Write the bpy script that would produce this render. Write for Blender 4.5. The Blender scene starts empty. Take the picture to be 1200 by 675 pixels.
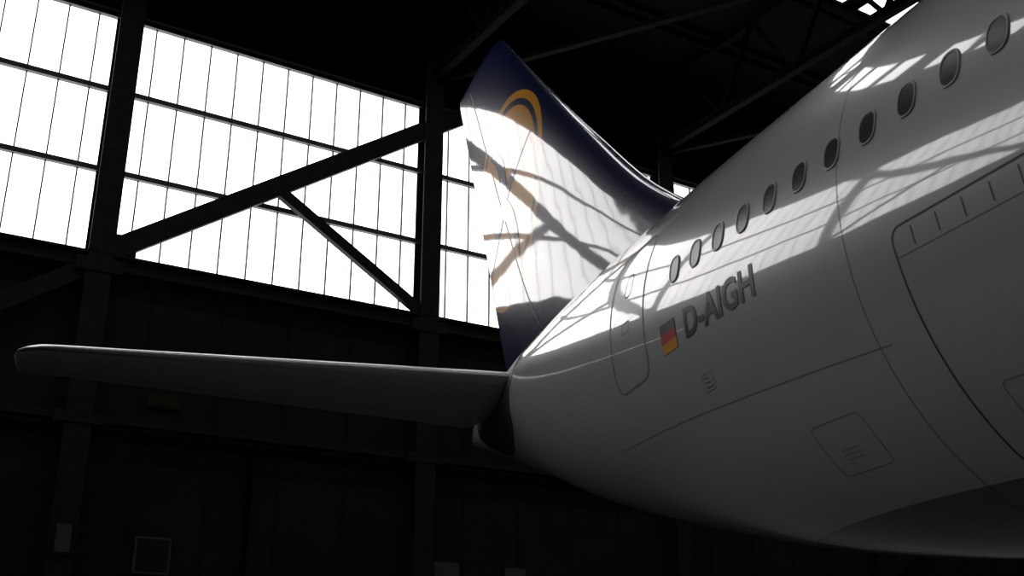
import bpy, bmesh, math
from mathutils import Vector, Matrix

scene = bpy.context.scene
scene.view_settings.view_transform = 'Standard'
scene.view_settings.look = 'None'
COL = scene.collection

# ---------------------------------------------------------------- materials
def new_mat(name):
    m = bpy.data.materials.new(name); m.use_nodes = True
    nt = m.node_tree
    return m, nt, nt.nodes['Principled BSDF']

def mat_simple(name, col, rough=0.5, metal=0.0, var=0.25, scale=3.0, coat=0.0, bump=0.0, bscale=2.0, ior=1.5, spec=0.5):
    m, nt, b = new_mat(name)
    tc = nt.nodes.new('ShaderNodeTexCoord')
    nz = nt.nodes.new('ShaderNodeTexNoise'); nz.inputs['Scale'].default_value = scale
    nz.inputs['Detail'].default_value = 6
    nt.links.new(tc.outputs['Object'], nz.inputs['Vector'])
    r = nt.nodes.new('ShaderNodeValToRGB')
    r.color_ramp.elements[0].position = 0.3; r.color_ramp.elements[1].position = 0.7
    r.color_ramp.elements[0].color = (col[0]*(1-var), col[1]*(1-var), col[2]*(1-var), 1)
    r.color_ramp.elements[1].color = (min(1, col[0]*(1+var)), min(1, col[1]*(1+var)), min(1, col[2]*(1+var)), 1)
    nt.links.new(nz.outputs['Fac'], r.inputs['Fac'])
    nt.links.new(r.outputs['Color'], b.inputs['Base Color'])
    b.inputs['Roughness'].default_value = rough
    b.inputs['Metallic'].default_value = metal
    b.inputs['IOR'].default_value = ior
    b.inputs['Specular IOR Level'].default_value = spec
    b.inputs['Coat Weight'].default_value = coat
    b.inputs['Coat Roughness'].default_value = 0.03
    return m

def mat_emit(name, col, strength):
    m, nt, b = new_mat(name)
    tc = nt.nodes.new('ShaderNodeTexCoord')
    nz = nt.nodes.new('ShaderNodeTexNoise'); nz.inputs['Scale'].default_value = 0.35
    nt.links.new(tc.outputs['Object'], nz.inputs['Vector'])
    mr = nt.nodes.new('ShaderNodeMapRange')
    mr.inputs['To Min'].default_value = strength*0.8; mr.inputs['To Max'].default_value = strength*1.2
    nt.links.new(nz.outputs['Fac'], mr.inputs['Value'])
    b.inputs['Base Color'].default_value = (0.5, 0.5, 0.5, 1)
    b.inputs['Emission Color'].default_value = (*col, 1)
    nt.links.new(mr.outputs['Result'], b.inputs['Emission Strength'])
    return m

WIN_L = 3.2
M_glaze = mat_emit('daylight_glazing', (1.0, 0.97, 0.965), WIN_L)
M_sky = mat_emit('skylight_glazing', (0.97, 0.98, 1.0), 3.6)
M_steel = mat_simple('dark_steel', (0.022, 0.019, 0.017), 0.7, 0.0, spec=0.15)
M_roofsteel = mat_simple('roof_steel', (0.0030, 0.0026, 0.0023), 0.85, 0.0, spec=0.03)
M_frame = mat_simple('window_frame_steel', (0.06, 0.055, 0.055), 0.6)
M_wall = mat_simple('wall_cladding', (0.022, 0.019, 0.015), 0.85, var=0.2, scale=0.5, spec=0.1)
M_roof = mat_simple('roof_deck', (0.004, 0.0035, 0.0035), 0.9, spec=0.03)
M_floor = mat_simple('concrete_floor', (0.085, 0.083, 0.08), 0.6, scale=0.6, spec=0.3)
M_sign = mat_simple('sign_plate', (0.03, 0.025, 0.014), 0.6, spec=0.1)
M_signw = mat_simple('sign_white', (0.07, 0.07, 0.07), 0.5)

M_alu = mat_simple('bare_aluminium', (0.6, 0.6, 0.61), 0.35, 1.0, var=0.08)
M_grey = mat_simple('grey_paint', (0.42, 0.43, 0.44), 0.4, var=0.06, coat=0.15)
M_darkplate = mat_simple('tail_shield_painted_shade', (0.03, 0.03, 0.032), 0.5, 0.3)  # stabilizer root plate; the shade on it is painted into this dark colour
M_seam = mat_simple('panel_gap', (0.17, 0.17, 0.175), 0.6, var=0.1)
M_seamd = mat_simple('panel_gap_dark', (0.055, 0.055, 0.06), 0.6, var=0.1)
M_glassd = mat_simple('cabin_window_glass', (0.025, 0.018, 0.015), 0.25, var=0.5, scale=6, coat=0.0)
M_winfr = mat_simple('cabin_window_frame', (0.38, 0.38, 0.38), 0.35)
M_blind = mat_simple('cabin_window_plug', (0.48, 0.49, 0.49), 0.3)
M_black = mat_simple('black_vinyl', (0.006, 0.007, 0.016), 0.4, var=0.1)
M_red = mat_simple('red_vinyl', (0.45, 0.02, 0.012), 0.4, var=0.1)
M_gold = mat_simple('gold_vinyl', (0.7, 0.30, 0.01), 0.4, var=0.1)
M_rubber = mat_simple('tyre_rubber', (0.02, 0.02, 0.02), 0.8)

def hull_paint():
    m, nt, b = new_mat('white_gloss_paint')
    tc = nt.nodes.new('ShaderNodeTexCoord')
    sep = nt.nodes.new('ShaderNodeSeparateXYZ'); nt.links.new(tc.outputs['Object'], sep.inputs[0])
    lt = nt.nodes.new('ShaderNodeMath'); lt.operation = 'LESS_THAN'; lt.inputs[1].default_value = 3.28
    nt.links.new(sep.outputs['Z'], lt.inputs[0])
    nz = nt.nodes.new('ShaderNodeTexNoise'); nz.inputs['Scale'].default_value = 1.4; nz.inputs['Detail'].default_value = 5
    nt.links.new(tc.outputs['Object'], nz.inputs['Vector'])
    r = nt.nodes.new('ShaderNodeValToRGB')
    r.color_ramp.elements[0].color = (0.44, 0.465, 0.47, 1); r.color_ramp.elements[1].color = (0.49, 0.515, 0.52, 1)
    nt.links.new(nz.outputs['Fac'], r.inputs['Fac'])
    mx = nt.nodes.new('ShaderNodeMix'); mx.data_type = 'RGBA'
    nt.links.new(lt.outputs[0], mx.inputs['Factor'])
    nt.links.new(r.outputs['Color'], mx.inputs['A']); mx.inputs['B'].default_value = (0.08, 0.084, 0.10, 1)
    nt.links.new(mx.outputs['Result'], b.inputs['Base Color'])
    b.inputs['Roughness'].default_value = 0.3
    b.inputs['Coat Weight'].default_value = 1.0
    b.inputs['Coat Roughness'].default_value = 0.045
    b.inputs['Coat IOR'].default_value = 1.9
    n2 = nt.nodes.new('ShaderNodeTexNoise'); n2.inputs['Scale'].default_value = 1.3; n2.inputs['Detail'].default_value = 1
    nt.links.new(tc.outputs['Object'], n2.inputs['Vector'])
    bp = nt.nodes.new('ShaderNodeBump'); bp.inputs['Strength'].default_value = 1.0; bp.inputs['Distance'].default_value = 0.0035
    nt.links.new(n2.outputs['Fac'], bp.inputs['Height'])
    nt.links.new(bp.outputs['Normal'], b.inputs['Coat Normal']); nt.links.new(bp.outputs['Normal'], b.inputs['Normal'])
    return m
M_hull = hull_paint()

EU, EH = 18.4, 13.2
def fin_paint():
    m, nt, b = new_mat('navy_fin_paint')
    tc = nt.nodes.new('ShaderNodeTexCoord')
    sep = nt.nodes.new('ShaderNodeSeparateXYZ'); nt.links.new(tc.outputs['Object'], sep.inputs[0])
    cmb = nt.nodes.new('ShaderNodeCombineXYZ')
    nt.links.new(sep.outputs['X'], cmb.inputs['X']); nt.links.new(sep.outputs['Z'], cmb.inputs['Z'])
    d = nt.nodes.new('ShaderNodeVectorMath'); d.operation = 'DISTANCE'
    d.inputs[1].default_value = (EU, 0, EH)
    nt.links.new(cmb.outputs[0], d.inputs[0])
    r = nt.nodes.new('ShaderNodeValToRGB'); r.color_ramp.interpolation = 'CONSTANT'
    dv = nt.nodes.new('ShaderNodeMath'); dv.operation = 'DIVIDE'; dv.inputs[1].default_value = 4.0
    nt.links.new(d.outputs['Value'], dv.inputs[0]); nt.links.new(dv.outputs[0], r.inputs['Fac'])
    navy = (0.004, 0.008, 0.045, 1); org = (0.60, 0.27, 0.02, 1)
    e = r.color_ramp.elements
    e[0].position = 0; e[0].color = org
    e[1].position = 2.42/4; e[1].color = navy
    a = e.new(2.58/4); a.color = org
    a = e.new(2.80/4); a.color = navy
    nt.links.new(r.outputs['Color'], b.inputs['Base Color'])
    b.inputs['Roughness'].default_value = 0.35
    b.inputs['Coat Weight'].default_value = 1.0; b.inputs['Coat Roughness'].default_value = 0.055
    b.inputs['Coat IOR'].default_value = 2.0
    b.inputs['Specular IOR Level'].default_value = 0.15
    n2 = nt.nodes.new('ShaderNodeTexNoise'); n2.inputs['Scale'].default_value = 0.9; n2.inputs['Detail'].default_value = 1
    nt.links.new(tc.outputs['Object'], n2.inputs['Vector'])
    bp = nt.nodes.new('ShaderNodeBump'); bp.inputs['Distance'].default_value = 0.006
    nt.links.new(n2.outputs['Fac'], bp.inputs['Height'])
    nt.links.new(bp.outputs['Normal'], b.inputs['Coat Normal']); nt.links.new(bp.outputs['Normal'], b.inputs['Normal'])
    return m
M_fin = fin_paint()
M_fin_navy = M_fin.copy(); M_fin_navy.name = 'crane_navy_paint'
for nd in M_fin_navy.node_tree.nodes:
    if nd.type == 'VALTORGB':
        for el in nd.color_ramp.elements: el.color = (0.004, 0.008, 0.045, 1)

# ---------------------------------------------------------------- mesh helpers
class MB:
    def __init__(s): s.v = []; s.f = []; s.m = []; s.mats = []
    def mi(s, mat):
        if mat not in s.mats: s.mats.append(mat)
        return s.mats.index(mat)
    def face(s, idx, mat): s.f.append(tuple(idx)); s.m.append(s.mi(mat))
    def quad(s, pts, mat):
        b = len(s.v); s.v += [tuple(p) for p in pts]; s.face(range(b, b+len(pts)), mat)
    def box(s, x0, x1, y0, y1, z0, z1, mat):
        b = len(s.v)
        s.v += [(x0,y0,z0),(x1,y0,z0),(x1,y1,z0),(x0,y1,z0),(x0,y0,z1),(x1,y0,z1),(x1,y1,z1),(x0,y1,z1)]
        for q in [(3,2,1,0),(4,5,6,7),(0,1,5,4),(1,2,6,5),(2,3,7,6),(3,0,4,7)]:
            s.face([b+i for i in q], mat)
    def beam(s, p, q, w, h, mat, up=(0,0,1)):
        p = Vector(p); q = Vector(q); d = (q-p).normalized(); up = Vector(up)
        a = d.cross(up)
        if a.length < 1e-4: a = d.cross(Vector((0,1,0)))
        a.normalize(); c = a.cross(d).normalized()
        b = len(s.v)
        for base in (p, q):
            for i, j in ((-1,-1),(1,-1),(1,1),(-1,1)):
                s.v.append(tuple(base + a*(i*w/2) + c*(j*h/2)))
        for k in range(4): s.face([b+k, b+(k+1)%4, b+4+(k+1)%4, b+4+k], mat)
        s.face([b+3,b+2,b+1,b], mat); s.face([b+4,b+5,b+6,b+7], mat)
    def ibeam(s, p, q, w, h, mat, up=(0,0,1), t=0.04):
        p = Vector(p); q = Vector(q); d = (q-p).normalized(); a = d.cross(Vector(up))
        if a.length < 1e-4: a = d.cross(Vector((0,1,0)))
        a.normalize(); c = a.cross(d).normalized()
        s.beam(p + c*(h/2-t/2), q + c*(h/2-t/2), w, t, mat, up)
        s.beam(p - c*(h/2-t/2), q - c*(h/2-t/2), w, t, mat, up)
        s.beam(p, q, t, h-2*t, mat, up)
    def cyl(s, p, q, r, mat, n=16, r2=None):
        p = Vector(p); q = Vector(q); d = (q-p).normalized()
        a = d.cross(Vector((0,0,1)))
        if a.length < 1e-4: a = Vector((1,0,0))
        a.normalize(); c = d.cross(a); b = len(s.v); r2 = r if r2 is None else r2
        for base, rr in ((p, r), (q, r2)):
            for i in range(n):
                t = 2*math.pi*i/n; s.v.append(tuple(base + (a*math.cos(t)+c*math.sin(t))*rr))
        for i in range(n): s.face([b+i, b+(i+1)%n, b+n+(i+1)%n, b+n+i], mat)
        s.face([b+i for i in range(n)][::-1], mat); s.face([b+n+i for i in range(n)], mat)
    def obj(s, name, smooth=False, parent=None, rotz=None):
        me = bpy.data.meshes.new(name); me.from_pydata(s.v, [], s.f)
        for m in s.mats: me.materials.append(m)
        for p, i in zip(me.polygons, s.m): p.material_index = i; p.use_smooth = smooth
        me.update()
        o = bpy.data.objects.new(name, me); COL.objects.link(o)
        if parent: o.parent = parent
        if rotz is not None: o.rotation_euler = (0, 0, rotz)
        return o

# ================================================================ HANGAR (frame: x = along far wall, y = towards far wall)
RW = math.radians(32.2)
D = 32.0
P0, BAY = 5.8, 10.7
COLS = [P0 + BAY*k for k in range(-6, 6)]
PX0, PX1 = COLS[0]-0.4, COLS[-1]+0.4
NB = -56.0
HS, HT, HR = 13.56, 21.65, 26.0

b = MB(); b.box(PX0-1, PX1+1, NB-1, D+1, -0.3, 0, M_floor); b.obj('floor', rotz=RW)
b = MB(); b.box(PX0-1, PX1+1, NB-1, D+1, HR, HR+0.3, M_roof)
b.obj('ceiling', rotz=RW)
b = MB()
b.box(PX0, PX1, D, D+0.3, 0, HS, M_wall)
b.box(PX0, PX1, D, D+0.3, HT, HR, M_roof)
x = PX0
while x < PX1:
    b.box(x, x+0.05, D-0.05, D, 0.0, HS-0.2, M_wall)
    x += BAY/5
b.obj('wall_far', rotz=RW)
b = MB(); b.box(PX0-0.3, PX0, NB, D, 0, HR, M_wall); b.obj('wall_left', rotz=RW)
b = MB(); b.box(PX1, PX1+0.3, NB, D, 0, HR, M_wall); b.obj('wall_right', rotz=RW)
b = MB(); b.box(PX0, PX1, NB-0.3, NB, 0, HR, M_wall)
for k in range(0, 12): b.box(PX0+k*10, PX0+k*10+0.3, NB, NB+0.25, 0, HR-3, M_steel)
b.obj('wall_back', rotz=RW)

# clerestory windows: one per bay
for k in range(len(COLS)-1):
    a, c = COLS[k], COLS[k+1]
    b = MB()
    b.quad([(a, D+0.05, HS), (c, D+0.05, HS), (c, D+0.05, HT), (a, D+0.05, HT)], M_glaze)
    n = 12
    for i in range(1, n):
        xx = a + (c-a)*i/n
        b.box(xx-0.02, xx+0.02, D-0.04, D+0.04, HS, HT, M_frame)
    for h, w in ((HS+0.06, 0.12), (HS+2.73, 0.17), (HS+5.43, 0.17), (HT-0.06, 0.12)):
        b.box(a, c, D-0.14, D+0.03, h-w/2, h+w/2, M_frame)
    b.obj('window_%d' % (k+1), rotz=RW)

# columns
for k, p in enumerate(COLS):
    b = MB()
    w, dp, t = 0.72, 0.62, 0.05
    b.box(p-w/2, p+w/2, D-dp, D-dp+t, 0, HR, M_steel)
    b.box(p-w/2, p+w/2, D-t-0.02, D-0.02, 0, HR, M_steel)
    b.box(p-0.03, p+0.03, D-dp+t, D-t-0.02, 0, HR, M_steel)
    b.box(p-w/2-0.3, p+w/2+0.3, D-dp-0.05, D-0.02, 12.9, 13.3, M_steel)
    b.box(p-w/2-0.3, p+w/2+0.3, D-dp-0.05, D-0.02, 8.5, 8.8, M_steel)
    b.obj('steel_column', rotz=RW)
# girts
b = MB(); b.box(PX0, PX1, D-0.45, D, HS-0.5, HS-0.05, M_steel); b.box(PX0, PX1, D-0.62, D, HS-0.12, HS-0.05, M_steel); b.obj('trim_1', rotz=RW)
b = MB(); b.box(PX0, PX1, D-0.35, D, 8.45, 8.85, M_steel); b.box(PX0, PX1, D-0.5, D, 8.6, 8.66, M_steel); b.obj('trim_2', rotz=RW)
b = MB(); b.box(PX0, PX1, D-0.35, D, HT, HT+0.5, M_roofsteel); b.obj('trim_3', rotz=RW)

# wall bracing
yb = D-0.42
for k in range(len(COLS)-1):
    a, c = COLS[k], COLS[k+1]
    b = MB()
    if (k % 2) == 0:
        b.beam((a+0.2, yb, 13.6), (c, yb, 20.65), 0.62, 0.22, M_steel, up=(0,1,0))
        b.beam((a+5.2, yb, 16.8), (c-0.2, yb, 13.6), 0.36, 0.22, M_steel, up=(0,1,0))
        b.box(a+0.1, a+1.0, yb-0.05, yb+0.05, 13.1, 14.2, M_steel)
    elif k in (1, 5, 9):
        b.beam((c-0.2, yb, 13.1), (a+0.2, yb, 6.0), 0.5, 0.22, M_steel, up=(0,1,0))
        b.beam((a, yb, 20.65), (a+2.2, yb, 22.1), 0.62, 0.22, M_steel, up=(0,1,0))
    else:
        b.beam((a, yb, 20.65), (a+2.2, yb, 22.1), 0.62, 0.22, M_steel, up=(0,1,0))
    b.obj('steel_brace', rotz=RW)

# roof trusses
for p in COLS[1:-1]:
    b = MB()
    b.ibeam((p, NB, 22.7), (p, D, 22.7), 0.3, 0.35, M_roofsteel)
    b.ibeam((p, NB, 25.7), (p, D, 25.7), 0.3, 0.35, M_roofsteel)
    y = D
    while y - 4 > NB:
        b.beam((p, y, 22.7), (p, y-2, 25.7), 0.16, 0.16, M_roofsteel)
        b.beam((p, y-2, 25.7), (p, y-4, 22.7), 0.16, 0.16, M_roofsteel)
        y -= 4
    b.obj('roof_truss', rotz=RW)
b = MB()
for k in range(1, len(COLS)-2):
    a, c = COLS[k], COLS[k+1]
    for j in range(0, 3):
        y1 = D - 0.3 - j*18
        b.beam((a, y1, 22.55), (c, y1-18, 22.55), 0.25, 0.2, M_roofsteel)
b.obj('roof_bracing', rotz=RW)
b = MB()
y = D-4
while y > NB:
    b.ibeam((PX0, y, 25.6), (PX1, y, 25.6), 0.16, 0.3, M_roofsteel); y -= 4
b.obj('roof_purlins', rotz=RW)

# skylights
for yc in (22.6, 8.6, -5.4, -19.4):
    b = MB()
    for k in range(1, len(COLS)-2):
        a, c = COLS[k]+0.4, COLS[k+1]-0.4
        for j in range(3):
            q0 = a + (c-a)*j/3 + 0.15 - 0.9; q1 = a + (c-a)*(j+1)/3 - 0.6 - 0.9
            if j == 0: q0 = a + 0.05
            b.quad([(q0, yc-0.8, HR-0.08), (q0, yc+0.8, HR-0.08), (q1, yc+0.8, HR-0.08), (q1, yc-0.8, HR-0.08)], M_sky)
            b.box(q0-0.08, q0, yc-0.88, yc+0.88, HR-0.17, HR-0.02, M_roofsteel); b.box(q1, q1+0.08, yc-0.88, yc+0.88, HR-0.17, HR-0.02, M_roofsteel)
            b.box(q0, q1, yc-0.88, yc-0.8, HR-0.17, HR-0.02, M_roofsteel); b.box(q0, q1, yc+0.8, yc+0.88, HR-0.17, HR-0.02, M_roofsteel)
    b.obj('skylight', rotz=RW)

# wall furniture
def sign(name, p, h, w, hh, face, rim=M_steel, y=D-0.06):
    b = MB(); b.box(p-w/2, p+w/2, y-0.06, y, h-hh/2, h+hh/2, rim)
    b.box(p-w/2+0.06, p+w/2-0.06, y-0.075, y-0.06, h-hh/2+0.06, h+hh/2-0.06, face); b.obj(name, rotz=RW)
sign('wall_sign', 8.2, 9.5, 1.0, 0.38, M_sign, M_sign)
sign('fuse_box', 8.3, 5.15, 1.0, 1.0, M_wall, M_signw)
sign('wall_sign', 17.6, 5.25, 1.0, 0.6, M_signw)
sign('wall_sign', 20.2, 5.2, 0.9, 0.6, M_signw, M_steel)
sign('column_sign', 5.8, 5.4, 0.5, 0.85, M_signw, y=D-0.63)
b = MB(); b.cyl((10.9, D-0.15, 0), (10.9, D-0.15, 8.5), 0.07, M_roofsteel)
for h in (1, 3, 5, 7): b.cyl((10.9, D-0.15, h), (10.9, D-0.15, h+0.12), 0.1, M_roofsteel); b.box(10.85,10.95,D-0.1,D-0.01,h,h+0.1,M_roofsteel)
b.obj('drain_pipe', rotz=RW)

# ================================================================ AIRPLANE (local: x = aft, y = starboard, z = height)
plane = bpy.data.objects.new('passenger_airplane', None); COL.objects.link(plane)
plane.location = (6.31, 8.25, 0); plane.rotation_euler = (0, 0, math.radians(109.9))

ST = [(-45.0,5.45,5.05,0.2),(-44.6,6.1,4.5,0.8),(-43.6,6.95,3.9,1.45),(-42,7.75,3.45,2.05),(-39.5,8.42,3.13,2.58),(-36.5,8.67,3.03,2.82),
      (-30,8.67,3.0,2.82),(-10,8.67,2.83,2.82),(0,8.67,2.76,2.82),(2.3,8.67,2.78,2.82),(5,8.67,3.05,2.77),(8,8.67,3.63,2.54),(11,8.67,4.36,2.18),
      (13,8.66,4.95,1.85),(14.5,8.62,5.45,1.58),(16,8.54,5.92,1.30),(18,8.35,6.55,0.93),(20,8.05,7.15,0.5),(20.8,7.85,7.4,0.25)]
def pch(xs, ys, x):
    n = len(xs)
    if x <= xs[0]: return ys[0]
    if x >= xs[-1]: return ys[-1]
    d = [(ys[i+1]-ys[i])/(xs[i+1]-xs[i]) for i in range(n-1)]
    def sl(i):
        if i == 0: return d[0]
        if i == n-1: return d[-1]
        if d[i-1]*d[i] <= 0: return 0.0
        return 2*d[i-1]*d[i]/(d[i-1]+d[i])
    for i in range(n-1):
        if xs[i] <= x <= xs[i+1]:
            h = xs[i+1]-xs[i]; t = (x-xs[i])/h; m0, m1 = sl(i), sl(i+1)
            return ((2*t**3-3*t**2+1)*ys[i] + (t**3-2*t**2+t)*h*m0 + (-2*t**3+3*t**2)*ys[i+1] + (t**3-t**2)*h*m1)
SX = [s[0] for s in ST]; STt = [s[1] for s in ST]; STb = [s[2] for s in ST]; STw = [s[3] for s in ST]
def sec(u): return pch(SX, STt, u), pch(SX, STb, u), pch(SX, STw, u)
def hp(u, phi):
    t, bo, w = sec(u); return Vector((u, w*math.cos(phi), (t+bo)/2 + (t-bo)/2*math.sin(phi)))
def phi_of(u, H):
    t, bo, w = sec(u); return math.asin(max(-1, min(1, (H-(t+bo)/2)/((t-bo)/2))))
def hn(u, phi):
    e = 1e-3; a = hp(u+e, phi)-hp(u-e, phi); c = hp(u, phi+e)-hp(u, phi-e)
    n = c.cross(a).normalized()
    if n.dot(Vector((0, math.cos(phi), math.sin(phi)))) < 0: n = -n
    return n
def hs(u, H, off=0.004):
    ph = phi_of(u, H); return hp(u, ph) + hn(u, ph)*off

us = []
u = -45.0
while u < 20.8:
    us.append(u); u += 0.12 if u < -43 else (0.5 if u < -36 or u > -2 else 2.0)
us.append(20.8)
NP = 128
b = MB()
for u in us:
    for j in range(NP): b.v.append(tuple(hp(u, 2*math.pi*j/NP)))
for i in range(len(us)-1):
    for j in range(NP):
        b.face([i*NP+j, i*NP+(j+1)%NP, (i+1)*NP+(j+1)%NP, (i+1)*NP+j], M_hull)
b.face([j for j in range(NP)], M_hull)
b.face([(len(us)-1)*NP+j for j in range(NP)][::-1], M_darkplate)
b.obj('fuselage', True, plane)

def ribbon(mb, pts, width, mat, off=0.004, closed=False):
    P = [hs(u, H, off) for u, H in pts]; n = len(P); base = len(mb.v)
    for i in range(n):
        if closed: t = P[(i+1) % n]-P[i-1]
        else: t = P[min(n-1, i+1)]-P[max(0, i-1)]
        nn = hn(pts[i][0], phi_of(*pts[i])); sd = t.cross(nn).normalized()*(width/2)
        mb.v.append(tuple(P[i]+sd)); mb.v.append(tuple(P[i]-sd))
    for i in range(n if closed else n-1):
        j = (i+1) % n; mb.face([base+2*i, base+2*i+1, base+2*j+1, base+2*j], mat)
def lerp(a, c, n): return [(a[0]+(c[0]-a[0])*i/n, a[1]+(c[1]-a[1])*i/n) for i in range(n+1)]
def rrect(u0, u1, h0, h1, r, n=10, k=5):
    pts = []
    for cx, cz, a0 in ((u1-r, h1-r, 0), (u0+r, h1-r, 90), (u0+r, h0+r, 180), (u1-r, h0+r, 270)):
        for i in range(k+1):
            a = math.radians(a0+90*i/k); pts.append((cx+r*math.cos(a), cz+r*math.sin(a)))
    out = []
    for i in range(len(pts)):
        a, c = pts[i], pts[(i+1) % len(pts)]
        L = math.hypot(c[0]-a[0], c[1]-a[1]); m = max(1, int(L/0.1))
        out += lerp(a, c, m)[:-1]
    return out
b = MB()
def ring(u, w, mat, a0=-80, a1=85):
    base = len(b.v); n = 60
    for i in range(n+1):
        ph = math.radians(a0+(a1-a0)*i/n); nn = hn(u, ph)*0.004
        b.v.append(tuple(hp(u-w/2, ph)+nn)); b.v.append(tuple(hp(u+w/2, ph)+nn))
    for i in range(n): b.face([base+2*i, base+2*i+1, base+2*i+3, base+2*i+2], mat)
for u in (2.05, 8.35, -3.6, -9.0, 11.4): ring(u, 0.007, M_seam)
ring(14.1, 0.010, M_seam, -70, 60)
ribbon(b, lerp((1.9, 4.42), (8.3, 4.75), 60), 0.008, M_seam)
ribbon(b, lerp((-10, 7.75), (11.3, 7.75), 120), 0.006, M_seam)
b.obj('panel_seams', False, plane)
b = MB()
ribbon(b, rrect(-1.35, 1.45, 3.32, 5.27, 0.12), 0.016, M_seamd, closed=True)
ribbon(b, lerp((-1.35, 5.02), (1.45, 5.02), 30), 0.006, M_seam)
for i in range(9):
    uu = 1.2-0.3*i; ribbon(b, lerp((uu, 5.06), (uu, 5.22), 4), 0.010, M_seamd)
for uu in (0.9, -0.6):
    ribbon(b, rrect(uu-0.16, uu+0.16, 3.6, 3.9, 0.05), 0.006, M_seam, closed=True)
b.obj('cargo_door', False, plane)
b = MB()
ribbon(b, rrect(6.26, 7.46, 5.28, 7.25, 0.22), 0.028, M_seam, closed=True)
ribbon(b, rrect(6.75, 7.0, 6.0, 6.14, 0.03), 0.014, M_seam, closed=True)
ribbon(b, rrect(6.75, 6.98, 6.5, 6.82, 0.09), 0.016, M_seam, closed=True)
b.obj('passenger_door', False, plane)
b = MB()
ribbon(b, rrect(2.75, 3.6, 3.6, 4.05, 0.08), 0.007, M_seam, closed=True)
for i in range(3): ribbon(b, lerp((3.35, 3.72+0.04*i), (3.05, 3.72+0.04*i), 5), 0.005, M_seam)
ribbon(b, rrect(9.5, 10.0, 5.6, 5.9, 0.08), 0.007, M_seam, closed=True)
for i in range(3): ribbon(b, lerp((5.0, 4.80+0.05*i), (4.85+0.03*i, 4.80+0.05*i), 5), 0.009, M_red)
ribbon(b, rrect(4.80, 5.05, 4.76, 4.94, 0.02), 0.005, M_red, closed=True)
b.obj('service_panels', False, plane)

b = MB()
def cab(u, H, glass):
    ph = phi_of(u, H); n = hn(u, ph)
    tu = (hp(u+0.01, ph)-hp(u-0.01, ph)).normalized(); tp = n.cross(tu)
    if tp.z < 0: tp = -tp
    K = 28
    def loop(a, h, off):
        base = len(b.v)
        for i in range(K):
            t = 2*math.pi*i/K; ct, stt = math.cos(t), math.sin(t); e = 2/2.6
            x = a*math.copysign(abs(ct)**e, ct); y = h*math.copysign(abs(stt)**e, stt)
            b.v.append(tuple(hs(u + x*tu.x, H + y*tp.z, off)))
        return base
    L = [loop(0.124, 0.176, 0.002), loop(0.119, 0.170, 0.014), loop(0.108, 0.154, 0.014), loop(0.102, 0.147, 0.006), loop(0.07, 0.10, 0.006), loop(0.035, 0.05, 0.006)]
    for k in range(5):
        for i in range(K): b.face([L[k]+i, L[k]+(i+1)%K, L[k+1]+(i+1)%K, L[k+1]+i], M_winfr if k < 3 else glass)
    b.face([L[5]+i for i in range(K)], glass)
for n in range(-58, 11):
    cab(n*0.533, 6.33, M_glassd if n < 9 else M_blind)
b.obj('cabin_windows', False, plane)

cu = bpy.data.curves.new('reg', 'FONT'); cu.body = 'D-AIGH'; cu.size = 0.60; cu.offset = 0.014; cu.resolution_u = 4
to = bpy.data.objects.new('reg_tmp', cu); COL.objects.link(to)
bpy.context.view_layer.update()
me = bpy.data.meshes.new_from_object(to.evaluated_get(bpy.context.evaluated_depsgraph_get()))
bm = bmesh.new(); bm.from_mesh(me)
bmesh.ops.triangulate(bm, faces=bm.faces[:])
bmesh.ops.subdivide_edges(bm, edges=[e for e in bm.edges if e.calc_length() > 0.12], cuts=2)
bmesh.ops.triangulate(bm, faces=bm.faces[:])
w = max(v.co.x for v in bm.verts)-min(v.co.x for v in bm.verts); x0 = min(v.co.x for v in bm.verts)
sc = 1.57/w
for v in bm.verts:
    u = 5.12-(v.co.x-x0)*sc; H = 5.41+v.co.y*0.79
    v.co = hs(u, H, 0.007)
bm.to_mesh(me); bm.free()
bpy.data.objects.remove(to)
me.materials.clear(); me.materials.append(M_black)
for p in me.polygons: p.material_index = 0
ro = bpy.data.objects.new('registration_letters', me); COL.objects.link(ro); ro.parent = plane
b = MB()
for i, m in enumerate((M_gold, M_red, M_black)):
    h0 = 5.38+0.118*i; n = 6
    for k in range(n):
        ua, ub = 5.36+0.41*k/n, 5.36+0.41*(k+1)/n
        b.quad([hs(ua, h0, .006), hs(ub, h0, .006), hs(ub, h0+0.118, .006), hs(ua, h0+0.118, .006)], m)
b.obj('flag_decal', False, plane)

def naca(t, n=24):
    xs = [0.5*(1-math.cos(math.pi*i/n)) for i in range(n+1)]
    yt = [5*t*(0.2969*math.sqrt(x)-0.1260*x-0.3516*x*x+0.2843*x**3-0.1036*x**4) for x in xs]
    return xs, yt
def loft(name, secs, axis, mat, le_mat=None, le_n=4):
    b = MB(); n = 24; R = 2*n
    for sp, a, c, o, t in secs:
        xs, yt = naca(t, n); ch = c-a
        loop = [(xs[i], yt[i]) for i in range(n+1)] + [(xs[i], -yt[i]) for i in range(n-1, 0, -1)]
        for x, y in loop:
            if axis == 'y': b.v.append((a+x*ch, sp, o+y*ch))
            else: b.v.append((a+x*ch, o+y*ch, sp))
    for s in range(len(secs)-1):
        for j in range(R):
            m = le_mat if (le_mat and (j < le_n or j >= R-le_n)) else mat
            b.face([s*R+j, s*R+(j+1)%R, (s+1)*R+(j+1)%R, (s+1)*R+j], m)
    b.face([j for j in range(R)][::-1], mat); b.face([(len(secs)-1)*R+j for j in range(R)], mat)
    bm = bmesh.new()
    o = b.obj(name, True, plane)
    bm.from_mesh(o.data); bmesh.ops.recalc_face_normals(bm, faces=bm.faces[:]); bm.to_mesh(o.data); bm.free()
    return o
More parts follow.
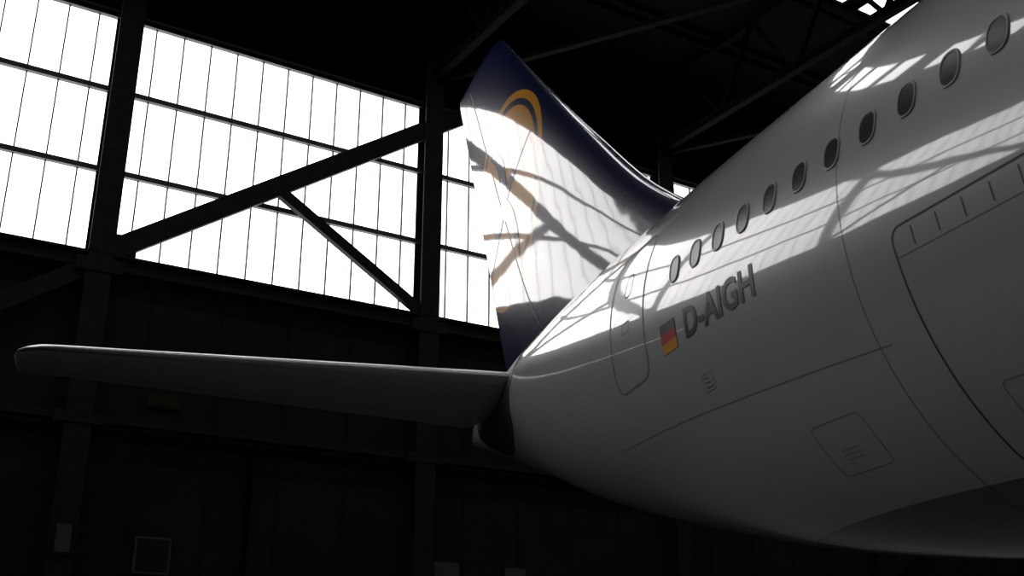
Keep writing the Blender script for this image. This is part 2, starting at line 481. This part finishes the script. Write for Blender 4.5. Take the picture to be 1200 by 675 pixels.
def stab(sgn, name):
    S = []
    N = 14; r = (1.0, 14.25, 18.95, 7.45); t = (10.2, 19.95, 22.55, 8.78)
    for i in range(N+1):
        k = i/N; S.append((sgn*(r[0]+(t[0]-r[0])*k), r[1]+(t[1]-r[1])*k, r[2]+(t[2]-r[2])*k, r[3]+(t[3]-r[3])*k, 0.11))
    for ds, dl, dt, tk in ((0.35, .25, 0.22, .11), (0.65, .6, 0.32, .10), (0.87, 1.0, 0.38, .085), (0.98, 1.5, 0.35, .05)):
        S.append((sgn*(10.2+ds), 19.95+dl, 22.55+dt, 8.78+ds*0.145, tk))
    return loft(name, S, 'y', M_grey, M_alu, 3)
stab(1, 'stabilizer_starboard'); stab(-1, 'stabilizer_port')
b = MB()
for sg in (1, -1):
    def under(k, x):
        s_ = 1.0+9.2*k; a = 14.25+5.7*k; c = 18.95+3.6*k; z = 7.45+1.33*k; t = 0.11
        y = 5*t*(0.2969*math.sqrt(x)-0.1260*x-0.3516*x*x+0.2843*x**3-0.1036*x**4)*(c-a)
        return Vector((a+(c-a)*x, sg*s_, z-y-0.006))
    for i in range(30):
        k0, k1 = 0.08+0.9*i/30, 0.08+0.9*(i+1)/30
        b.quad([under(k0, 0.70), under(k0, 0.708), under(k1, 0.708), under(k1, 0.70)], M_seamd)
b.obj('elevator_gap', False, plane)

LE = [(7.6,7.2),(8.6,7.9),(9.0,8.6),(9.4,9.45),(10.0,10.35),(10.7,11.25),(12.6,13.3),(14.8,15.6),(18.4,19.2)]
TE = [(7.6,18.3),(9.5,19.2),(13.8,21.1),(18.6,23.3)]
def tci(H): return pch([7.6,8.8,9.6,11,13.5,18.6], [0.075,0.075,0.085,0.096,0.102,0.072], H)
F = []
H = 7.6
while H < 18.3:
    F.append((H, pch([l[0] for l in LE],[l[1] for l in LE],H), pch([l[0] for l in TE],[l[1] for l in TE],H), 0, tci(H))); H += 0.3
F += [(18.4,19.2,23.2,0,0.072),(18.55,19.4,23.25,0,0.068),(18.62,19.6,23.25,0,0.05)]
fin = loft('vertical_fin', F, 'z', M_fin)
def fin_s(u, H, off=0.004):
    a = pch([l[0] for l in LE],[l[1] for l in LE],H); c = pch([l[0] for l in TE],[l[1] for l in TE],H)
    x = max(0.0001, min(1, (u-a)/(c-a))); t = tci(H)
    y = 5*t*(0.2969*math.sqrt(x)-0.1260*x-0.3516*x*x+0.2843*x**3-0.1036*x**4)*(c-a)
    return Vector((u, y+off, H))
def fin_ribbon(mb, pts, widths, mat, off=0.006):
    base = len(mb.v); n = len(pts)
    for i, (u, H) in enumerate(pts):
        a, c = pts[max(0, i-1)], pts[min(n-1, i+1)]
        d = Vector((c[0]-a[0], c[1]-a[1])).normalized(); s = Vector((-d.y, d.x))*(widths[i]/2)
        for q in (1, 0.33, -0.33, -1): mb.v.append(tuple(fin_s(u+s.x*q, H+s.y*q, off)))
    for i in range(n-1):
        for q in range(3): mb.face([base+4*i+q, base+4*i+q+1, base+4*i+5+q, base+4*i+4+q], mat)
b = MB()
rud = []
for i in range(31):
    H = 9.2+9.0*i/30; a = pch([l[0] for l in LE],[l[1] for l in LE],H); c = pch([l[0] for l in TE],[l[1] for l in TE],H)
    rud.append((c-(c-a)*0.30, H))
fin_ribbon(b, rud, [0.035]*31, M_black)
b.obj('rudder_gap', False, plane)
def bez(p, n=24):
    out = []
    for i in range(n+1):
        t = i/n; m = 1-t
        out.append((m**3*p[0][0]+3*m*m*t*p[1][0]+3*m*t*t*p[2][0]+t**3*p[3][0], m**3*p[0][1]+3*m*m*t*p[1][1]+3*m*t*t*p[2][1]+t**3*p[3][1]))
    return out
b = MB(); CX, CH = EU, EH
def stroke(p, w0, w1, w2):
    P = bez([(CX+a, CH+c) for a, c in p]); n = len(P)-1
    W = []
    for i in range(n+1):
        t = i/n; W.append(w0*(1-t)**2+2*w1*t*(1-t)+w2*t*t)
    fin_ribbon(b, P, W, M_fin_navy, 0.008)
stroke([(-2.0,1.0),(-1.2,0.6),(-0.4,0.3),(0.3,-0.2)], 0.05, 0.35, 0.35)
stroke([(0.3,-0.2),(0.8,-0.6),(1.3,-1.1),(1.7,-1.5)], 0.5, 0.5, 0.05)
stroke([(0.1,0.0),(0.0,0.9),(0.5,1.5),(1.3,1.75)], 0.5, 0.7, 0.05)
stroke([(0.2,-0.1),(-0.5,-0.5),(-1.0,-1.2),(-1.1,-1.9)], 0.5, 0.6, 0.05)
o = b.obj('tail_emblem_crane', True, plane)

b = MB(); nu, nh = 20, 16  # root plate following the hull, dark colour stands in for its shade
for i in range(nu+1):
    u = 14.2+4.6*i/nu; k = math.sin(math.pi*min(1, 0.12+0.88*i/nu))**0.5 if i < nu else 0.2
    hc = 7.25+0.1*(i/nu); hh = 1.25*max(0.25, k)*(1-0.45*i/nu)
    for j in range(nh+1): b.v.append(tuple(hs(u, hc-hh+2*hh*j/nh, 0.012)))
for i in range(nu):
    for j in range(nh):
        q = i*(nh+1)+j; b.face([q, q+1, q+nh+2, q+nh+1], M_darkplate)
b.obj('stabilizer_shield_shade', True, plane)

for sg, nm in ((1, 'wing_starboard'), (-1, 'wing_port')):
    loft(nm, [(sg*1.5,-27.5,-15.6,3.9,.13),(sg*9.5,-21.5,-14.4,4.6,.12),(sg*20,-14.2,-9.6,5.7,.11),(sg*29,-7.9,-5.3,6.8,.10),(sg*29.9,-6.9,-5.2,6.9,.05)], 'y', M_grey)
b = MB()
for (x, y) in ((-19.5, 5.2), (-19.5, -5.2), (-38.5, 0)):
    b.cyl((x, y, 0.8), (x, y, 3.9), 0.2, M_alu)
    b.cyl((x-0.9, y, 0.75), (x+0.9, y, 0.75), 0.13, M_alu)
    for dx in ((-0.85, 0.85) if x > -30 else (0,)):
        b.cyl((x+dx, y-0.8, 0.7), (x+dx, y+0.8, 0.7), 0.12, M_alu)
        for dy in (-0.7, 0.7): b.cyl((x+dx, y+dy-0.22, 0.7), (x+dx, y+dy+0.22, 0.7), 0.7, M_rubber, 28)
b.obj('landing_gear', False, plane)

w = bpy.data.worlds.new('sky'); scene.world = w; w.use_nodes = True
bg = w.node_tree.nodes['Background']; bg.inputs['Color'].default_value = (0.8, 0.88, 1, 1); bg.inputs['Strength'].default_value = 1.0
cam = bpy.data.cameras.new('camera'); co = bpy.data.objects.new('camera', cam); COL.objects.link(co)
co.location = (0, 0, 1.6); co.rotation_euler = (math.radians(110), 0, 0)
cam.sensor_width = 36; cam.lens = 39.0; cam.clip_end = 500
scene.camera = co
